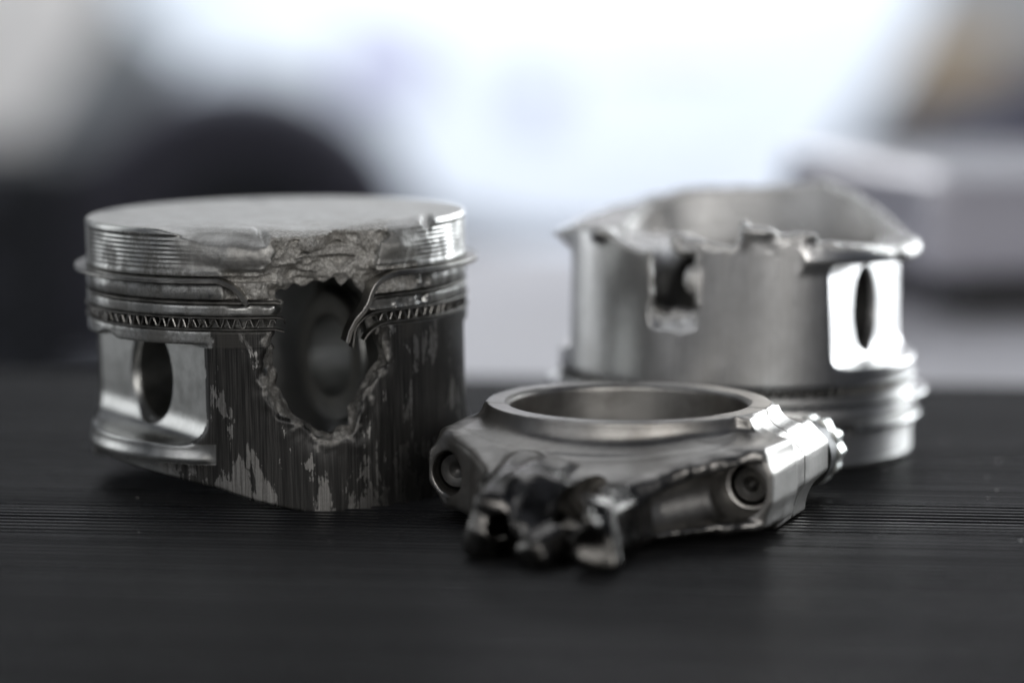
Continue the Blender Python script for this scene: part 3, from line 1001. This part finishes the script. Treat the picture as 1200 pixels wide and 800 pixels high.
# ------------------------------------------------------------------ connecting rod, snapped below its big end
def build_rod():
    st = 0.36
    g = [np.arange(-43, 43.5, st), np.arange(-86, 36, st), np.arange(-2, 26, st)]
    x = g[0][:, None, None].astype(np.float32)
    y = g[1][None, :, None].astype(np.float32)
    z = g[2][None, None, :].astype(np.float32)
    r = np.sqrt(x * x + y * y)

    def rbox(cx, cy, cz, hx, hy, hz, rad):
        qx, qy, qz = np.abs(x - cx) - hx + rad, np.abs(y - cy) - hy + rad, np.abs(z - cz) - hz + rad
        o = np.sqrt(np.maximum(qx, 0) ** 2 + np.maximum(qy, 0) ** 2 + np.maximum(qz, 0) ** 2)
        return o + np.minimum(np.maximum(qx, np.maximum(qy, qz)), 0) - rad

    def capsule(a, b, ra, rb):
        a, b = np.array(a, float), np.array(b, float)
        ba = b - a
        t = np.clip(((x - a[0]) * ba[0] + (y - a[1]) * ba[1] + (z - a[2]) * ba[2]) / (ba @ ba), 0, 1)
        return np.sqrt((x - a[0] - ba[0] * t) ** 2 + (y - a[1] - ba[1] * t) ** 2 + (z - a[2] - ba[2] * t) ** 2) - (ra + (rb - ra) * t)
    # ring
    d = np.maximum(r - 29.4, np.abs(z - 11.3) - 11.2)
    # waist flare of the ring
    fl = np.maximum(r - 32.0, np.abs(z - 9.0) - 6.5)
    d = smin(d, fl, 8.0)
    # saddles beside the ring: straight ends with a scooped flank
    for s in (-1, 1):
        sd = np.maximum(np.maximum(np.abs(x - s * 28) - 9.0, np.abs(y + 1) - 11.0), np.abs(z - 11.2) - 11.0)
        sc = 9.6 - np.sqrt((x - s * (36.6 if s < 0 else 38.6)) ** 2 + (z - 25.2) ** 2)
        sd = smax(sd, sc, 0.6)
        sd = smax(sd, s * x - (28.8 if s < 0 else 31.0) - 0.55 * np.clip(20 - z, 0, 8), 0.6)
        d = smin(d, sd, 1.2)
    # bolt bosses, eight-sided section
    BX = {-1: -29.4, 1: 31.2}
    for s in (-1, 1):
        cx = BX[s]
        bx = np.maximum(np.abs(x - cx) - (5.4 if s < 0 else 6.6), np.abs(z - 10.6) - 7.4)
        ch = (np.abs(x - cx) + np.abs(z - 10.6) - (8.8 if s < 0 else 9.7)) * 0.7071
        b = smax(bx, ch, 0.5)
        b = smax(b, np.maximum(y - 19.0, -24.5 - y), 0.8)
        d = smin(d, b + 0 * d, 3.2)
    # shoulders running down to the beam
    SH = [(-33.0, -8), (-33.0, -22), (-29, -26.5), (-22, -33.5), (-15.5, -42), (-13, -52), (14, -52), (16, -46), (22, -37.5), (29, -30.5), (36.5, -24), (37.6, -8)]
    sh2 = poly_sdf(x[:, :, 0], y[:, :, 0], SH)[:, :, None]
    fwd = np.clip(-23 - y, 0, 22)
    sh = smax(sh2, np.maximum(z - 18.4 + 0.21 * fwd, 2.4 - z), 1.5)
    d = smin(d, sh, 2.5)
    # hollowed front of the shoulders between an upper and a lower lip
    hol = np.sqrt((np.clip(sh2 + 0.2, -20, 20)) ** 2 + ((z - 10.2 + 0.16 * fwd) * 1.0) ** 2) - (5.9 - 0.10 * fwd)
    hol = np.maximum(hol, -(x - 9.5))
    hol = np.maximum(hol, y + 24.8)
    d = smax(d, -hol, 1.2)
    # bore with a chamfer
    bore = 24.5 + np.clip(z - 21.7, 0, 2) + np.clip(0.9 - z, 0, 2)
    d = np.maximum(d, bore - r)
    # flat joint between cap and rod: a fine line
    jl = np.maximum(np.abs(y + 0.2) - 0.16, 24 - np.abs(x))
    jl = np.maximum(jl, -d - 0.35)
    d = np.maximum(d, -jl)
    # bolt holes and their round seats
    for s in (-1, 1):
        rb = np.sqrt((x - BX[s]) ** 2 + (z - 9.8) ** 2)
        d = np.maximum(d, -np.maximum(rb - 4.1, y - 40 + 0 * d))
        d = smax(d, -np.maximum(rb - (4.2 if s < 0 else 5.3), y + (22.5 if s < 0 else 16.2) + 0 * d), 0.8)
    # snapped H beam: two bent flanges, a hammered middle and the thin web
    def plate(c, ax, hx, hy, hz, rad):
        """rounded box turned by the angles ax = (yaw, pitch, roll) in degrees"""
        m = (Matrix.Rotation(R_(ax[0]), 3, 'Z') @ Matrix.Rotation(R_(ax[1]), 3, 'X') @ Matrix.Rotation(R_(ax[2]), 3, 'Y')).transposed()
        dx, dy, dz = x - c[0], y - c[1], z - c[2]
        q = [np.abs(m[i][0] * dx + m[i][1] * dy + m[i][2] * dz) - h + rad for i, h in enumerate((hx, hy, hz))]
        o = np.sqrt(np.maximum(q[0], 0) ** 2 + np.maximum(q[1], 0) ** 2 + np.maximum(q[2], 0) ** 2)
        return o + np.minimum(np.maximum(q[0], np.maximum(q[1], q[2])), 0) - rad
    stub = plate((-9.2, -46, 8.2), (4, 9, 10), 3.9, 14.5, 7.2, 3.0)
    stub = smin(stub, plate((-9.0, -56, 4.6), (-14, 14, 26), 2.9, 5.5, 4.2, 2.3), 2.0)
    stub = smin(stub, plate((14.6, -52, 6.6), (-6, 3, -4), 2.7, 13.5, 5.2, 2.4), 2.0)
    stub = smin(stub, plate((14.4, -64.5, 7.2), (-16, -6, -14), 2.5, 7.4, 7.4, 2.45), 0.8)
    stub = smin(stub, plate((2.5, -45, 3.6), (0, 4, 0), 12.0, 12.0, 2.2, 1.2), 1.5)
    stub = smin(stub, plate((-2.2, -46, 12.6), (-6, 7, 14), 4.4, 9.0, 3.6, 2.6), 3.0)
    stub = smin(stub, plate((0.6, -55.0, 9.4), (-14, 40, 20), 4.2, 7.5, 3.3, 2.4), 2.4)
    stub = smin(stub, plate((3.8, -61.0, 3.8), (-24, 20, -16), 3.6, 4.8, 3.1, 2.3), 1.6)
    stub = smax(stub, -z + 0.1, 0.8)
    d = smin(d, stub, 1.4)
    d = np.maximum(d, -capsule((9.4, -66, 11.5), (7.6, -37, 10.0), 4.2, 3.9))
    d = np.maximum(d, -capsule((-4.9, -68, 6.2), (-5.4, -50, 8.0), 2.6, 2.1))
    d = smax(d, 0.05 - z, 0.6)
    d = np.ascontiguousarray(np.broadcast_to(d, (len(g[0]), len(g[1]), len(g[2])))).astype(np.float32)
    X, Y, Z = [np.broadcast_to(q, d.shape) for q in (x, y, z)]
    band = (np.abs(d) < 2.5) & (Y < -18)
    n1 = np.zeros(d.shape, np.float32)
    n2 = np.zeros(d.shape, np.float32)
    n1[band] = NZ.fbm(X[band] + 9, Y[band] + 5, Z[band], 0.15, 2, 0.45)
    n2[band] = NZ.fbm(X[band] + 3, Y[band], Z[band] + 8, 0.55, 3, 0.6)
    wst = sstep(-38, -46, Y)
    # hammered lips
    sh3 = np.broadcast_to(sh2, d.shape)
    lipw = sstep(-3.5, -0.5, sh3) * sstep(-24, -28, Y)
    tear = Y + 69 + 2.0 * n1 - 0.30 * X
    d = smax(d, np.where(Y < -46, -tear, -9), 1.4)
    d = d - wst * (0.22 * n1 + 0.03 * n2) - (1 - wst) * lipw * sstep(-17, -11, X) * (0.7 * n1 + 0.16 * n2)
    P, Q, G = surface(d, g)
    px, py, pz = P.T
    sv = sample(np.broadcast_to(sh2, d.shape), g, P)
    frac = np.maximum(sstep(-40, -48, py), 0.5 * sstep(-2.0, -0.4, sv) * sstep(-24, -27, py) * sstep(-17, -11, px))
    attrs = dict(frac=frac)
    yaw = R_(-21)
    root = empty('connecting_rod', 'snapped steel connecting rod big end lying between the two pistons', 'connecting rod', (0.0241, 0.5880, 0), (0, 0, yaw))
    f = P[Q].mean(1)
    cap = f[:, 1] > -0.2
    stubm = f[:, 1] < -40
    mesh_part('bearing_cap', P, Q, G, cap, M['steel'], root, attrs)
    mesh_part('rod_shoulder', P, Q, G, ~cap & ~stubm, M['steel'], root, attrs)
    mesh_part('broken_beam', P, Q, G, stubm, M['steel'], root, attrs)
    # bolts
    for s in (-1, 1):
        bm = bmesh.new()

        def disc(rad, yv, n=32, spl=0):
            out = []
            for i in range(n):
                a = 2 * math.pi * i / n
                rr = rad
                if spl:
                    rr = rad + spl * math.cos(12 * a)
                out.append(bm.verts.new(((BX[s] + rr * math.cos(a)) * MM, yv * MM, (9.8 + rr * math.sin(a)) * MM)))
            return out

        def bridge(a, b):
            n = len(a)
            for i in range(n):
                bm.faces.new((a[i], a[(i + 1) % n], b[(i + 1) % n], b[i]))
        yf = -22.2 if s < 0 else -15.9
        prof = [(0.15, yf + 1.1), (0.9, yf + 0.7), (1.6, yf + 0.12), (1.8, yf), (3.4, yf), (3.75, yf + 0.4), (3.75, 19.1)]
        rings = [disc(a, b) for a, b in prof]
        for a, b in zip(rings, rings[1:]):
            bridge(a, b)
        bm.faces.new(rings[0])
        bm.faces.new(rings[-1][::-1])
        sh_ = link_bm('rod_bolt', bm, M['bolt'], root, smooth=True)
        sh_.data.set_sharp_from_angle(angle=R_(35))
        bm = bmesh.new()
        n = 96
        prof = [(5.4, 19.2, 0), (6.7, 19.2, 0), (7.0, 19.6, 0), (7.0, 24.6, 0), (6.8, 24.8, 0), (6.0, 24.9, 0.0)]
        rings = [disc(a, b, n, c) for a, b, c in prof]
        for a, b in zip(rings, rings[1:]):
            bridge(a, b)
        bm.faces.new(rings[0])
        bm.faces.new(rings[-1][::-1])
        fl_ = link_bm('washer', bm, M['oxide'], sh_, smooth=True)
        fl_.data.set_sharp_from_angle(angle=R_(35))
        bm = bmesh.new()
        prof = [(6.3, 24.95, 0.3), (7.3, 25.2, 0.36), (7.3, 29.8, 0.36), (6.0, 31.2, 0.3), (2.5, 31.4, 0.0)]
        rings = [disc(a, b, n, c) for a, b, c in prof]
        for a, b in zip(rings, rings[1:]):
            bridge(a, b)
        bm.faces.new(rings[0])
        bm.faces.new(rings[-1][::-1])
        hd = link_bm('bolt_head', bm, M['bolt_bright'], sh_, smooth=True)
        hd.data.set_sharp_from_angle(angle=R_(35))
    return root


# ------------------------------------------------------------------ the workshop far behind, out of focus
def extrude_profile(bm, pts, y0, y1, bevel=0.03):
    a = [bm.verts.new((px, y0, pz)) for px, pz in pts]
    b = [bm.verts.new((px, y1, pz)) for px, pz in pts]
    n = len(pts)
    bm.faces.new(a)
    bm.faces.new(b[::-1])
    for i in range(n):
        bm.faces.new((a[i], b[i], b[(i + 1) % n], a[(i + 1) % n]))
    if bevel:
        bmesh.ops.bevel(bm, geom=list(bm.edges), offset=bevel, segments=3, profile=0.5, affect='EDGES')


def wheel(name, parent, loc, rad, width, label=None, yaw=0.0):
    """tyre and rim, axle along local y"""
    if parent is None:
        root = empty(name, label, 'wheel', loc, (0, 0, yaw))
        off = Vector((0, 0, rad))
    else:
        root = bpy.data.objects.new(name, None)
        COL.objects.link(root)
        root.parent = parent
        root.location = loc
        off = Vector((0, 0, 0))

    def lathe(prof, nm, mat):
        bm = bmesh.new()
        n = 48
        rows = []
        for pr, py in prof:
            rows.append([bm.verts.new((off.x + pr * math.cos(2 * math.pi * i / n), off.y + py, off.z + pr * math.sin(2 * math.pi * i / n))) for i in range(n)])
        for a, b in zip(rows, rows[1:] + rows[:1]):
            for i in range(n):
                bm.faces.new((a[i], a[(i + 1) % n], b[(i + 1) % n], b[i]))
        return link_bm(nm, bm, mat, root, smooth=True)
    h = width / 2
    lathe([(rad * 0.62, -h * 0.9), (rad * 0.78, -h), (rad * 0.93, -h * 0.92), (rad, -h * 0.6), (rad, h * 0.6), (rad * 0.93, h * 0.92), (rad * 0.78, h), (rad * 0.62, h * 0.9), (rad * 0.58, 0)], 'tyre', M['tyre'])
    lathe([(rad * 0.63, -h * 0.85), (rad * 0.57, -h * 0.8), (rad * 0.5, -h * 0.35), (rad * 0.12, -h * 0.25), (rad * 0.02, -h * 0.3), (rad * 0.02, h * 0.2), (rad * 0.57, h * 0.6), (rad * 0.63, h * 0.8)], 'rim', M['rim'])
    return root


def build_background():
    FZ = -0.9
    bm = bmesh.new()
    bm_box(bm, (0, 6.5, FZ - 0.05), (18, 15, 0.1))
    tag(link_bm('floor', bm, M['floor']), kind='structure')
    bm = bmesh.new()
    bm_box(bm, (0, 13.05, FZ + 1.9), (18, 0.1, 3.8))
    tag(link_bm('back_wall', bm, M['wall']), kind='structure')
    # white bodywork
    car = empty('car_bodywork', 'large white car bodywork, far out of focus behind the pistons', 'car bodywork', (0, 9.2, FZ))
    bm = bmesh.new()
    extrude_profile(bm, [(-0.96, 0.41), (-0.55, 0.33), (-0.41, 0.28), (-0.14, 0.20), (0.14, 0.14), (0.55, 0.10), (0.90, 0.17), (0.97, 0.32), (1.09, 0.50), (1.26, 0.744), (1.37, 0.96), (1.2, 1.3), (-1.0, 1.35), (-1.3, 1.0)], 0.0, 1.6, 0.035)
    link_bm('body_shell', bm, M['white'], car, smooth=True).data.set_sharp_from_angle(angle=R_(40))
    for (u0, u1, z0, z1, mt, nm) in ((0.0, 0.16, 0.55, 0.70, 'silver', 'air_intake'), (-0.55, -0.25, 0.62, 0.80, 'lilac', 'side_panel'), (0.30, 0.72, 0.74, 0.95, 'peach', 'number_panel')):
        bm = bmesh.new()
        bm_box(bm, ((u0 + u1) / 2, -0.012, (z0 + z1) / 2), (u1 - u0, 0.03, z1 - z0), 0.008)
        link_bm(nm, bm, M[mt], car)
    for xx, hh in ((0.42, 0.12), (0.68, 0.14), (-0.9, 0.40), (-0.72, 0.37)):
        bm = bmesh.new()
        bm_box(bm, (xx, 0.7, hh / 2), (0.1, 0.5, hh), 0.02)
        link_bm('stand', bm, M['cabinet'], car)
    wheel('spare_wheel', None, (-0.585, 6.2, FZ), 0.395, 0.26, 'dark tyre on a black rim standing behind the holed piston, out of focus', R_(8))
    # low silver car on the right
    sc = empty('parked_car', 'low plum grey car far behind at the right, out of focus', 'car', (1.95, 10.1, FZ))
    bm = bmesh.new()
    extrude_profile(bm, [(-0.95, 0.20), (-0.98, 0.30), (-0.80, 0.37), (-0.4, 0.40), (0.3, 0.42), (1.9, 0.44), (3.2, 0.40), (3.25, 0.2), (3.1, 0.13), (-0.3, 0.13)], -0.8, 0.8, 0.03)
    link_bm('body', bm, M['plum'], sc, smooth=True).data.set_sharp_from_angle(angle=R_(40))
    bm = bmesh.new()
    extrude_profile(bm, [(-0.75, 0.40), (-0.3, 0.62), (0.2, 0.80), (1.6, 0.82), (2.2, 0.45)], -0.7, 0.7, 0.03)
    link_bm('cabin_glass', bm, M['glass'], sc, smooth=True).data.set_sharp_from_angle(angle=R_(40))
    for xx in (-0.1, 2.4):
        for yy in (-0.71, 0.71):
            wheel('wheel', sc, (xx, yy, 0.2), 0.2, 0.16)
    bm = bmesh.new()
    bm_box(bm, (0, 0, 0.62), (0.5, 0.06, 1.24), 0.015)
    bd = link_bm('grey_board', bm, M['board'])
    bd.location = (-1.52, 7.9, FZ)
    bd.rotation_euler = (0, R_(32), 0)
    bd.scale = (0.5, 1, 0.8)
    tag(bd, 'dark grey board leaning above the tyre at the upper left, out of focus', 'board')
    # white table just behind the bench, a flat case on it
    tb = empty('white_table', 'white table close behind the black bench, out of focus', 'table', (0.36, 1.03, FZ), (0, 0, R_(-3)))
    bm = bmesh.new()
    bm_box(bm, (0, 0, 0.877), (0.86, 0.40, 0.025), 0.004)
    link_bm('table_top', bm, M['tabletop'], tb)
    for sx in (-1, 1):
        for sy in (-1, 1):
            bm = bmesh.new()
            bm_box(bm, (sx * 0.38, sy * 0.16, 0.432), (0.04, 0.04, 0.864), 0.004)
            link_bm('leg', bm, M['tabletop'], tb)
    cs = empty('flat_case', 'flat lilac silver case on dark feet behind the upside-down piston, out of focus', 'case', (0.27, 1.10, FZ + 0.8895), (0, 0, R_(14)))
    bm = bmesh.new()
    bm_box(bm, (0, 0, 0.033), (0.30, 0.16, 0.036), 0.008)
    link_bm('case_body', bm, M['silver'], cs)
    for sx in (-1, 1):
        for sy in (-1, 1):
            bm = bmesh.new()
            bm_box(bm, (sx * 0.11, sy * 0.06, 0.0075), (0.05, 0.03, 0.015), 0.002)
            link_bm('foot', bm, M['cabinet'], cs)
    # dark cabinet on the left
    cb = empty('tool_cabinet', 'dark tool cabinet at the far left edge, out of focus', 'tool cabinet', (-1.34, 5.9, FZ))
    bm = bmesh.new()
    bm_box(bm, (0, 0.25, 0.33), (0.86, 0.5, 0.62), 0.02)
    link_bm('cabinet_body', bm, M['cabinet'], cb)
    for k in range(3):
        bm = bmesh.new()
        bm_box(bm, (0, -0.012, 0.14 + 0.19 * k), (0.78, 0.024, 0.17), 0.006)
        dr = link_bm('drawer', bm, M['cabinet'], cb)
        bm = bmesh.new()
        bm_box(bm, (0, -0.035, 0.19 + 0.19 * k), (0.5, 0.02, 0.02), 0.004)
        link_bm('handle', bm, M['silver'], dr)
    bm = bmesh.new()
    bm_box(bm, (0, 0, 0.375), (0.45, 0.4, 0.75), 0.01)
    bx = link_bm('cardboard_box', bm, M['card'])
    bx.location = (1.75, 11.6, FZ)
    tag(bx, 'tall tan cardboard box behind the silver car, out of focus', 'box')
    bm = bmesh.new()
    bm_box(bm, (0, 0, 0.65), (1.4, 0.1, 1.3), 0.02)
    pn = link_bm('beige_panel', bm, M['beige'])
    pn.location = (-2.0, 9.0, FZ)
    tag(pn, 'beige panel standing behind the dark cabinet at the left, out of focus', 'panel')


build_bench()
build_left_piston()
build_right_piston()
build_rod()
build_background()
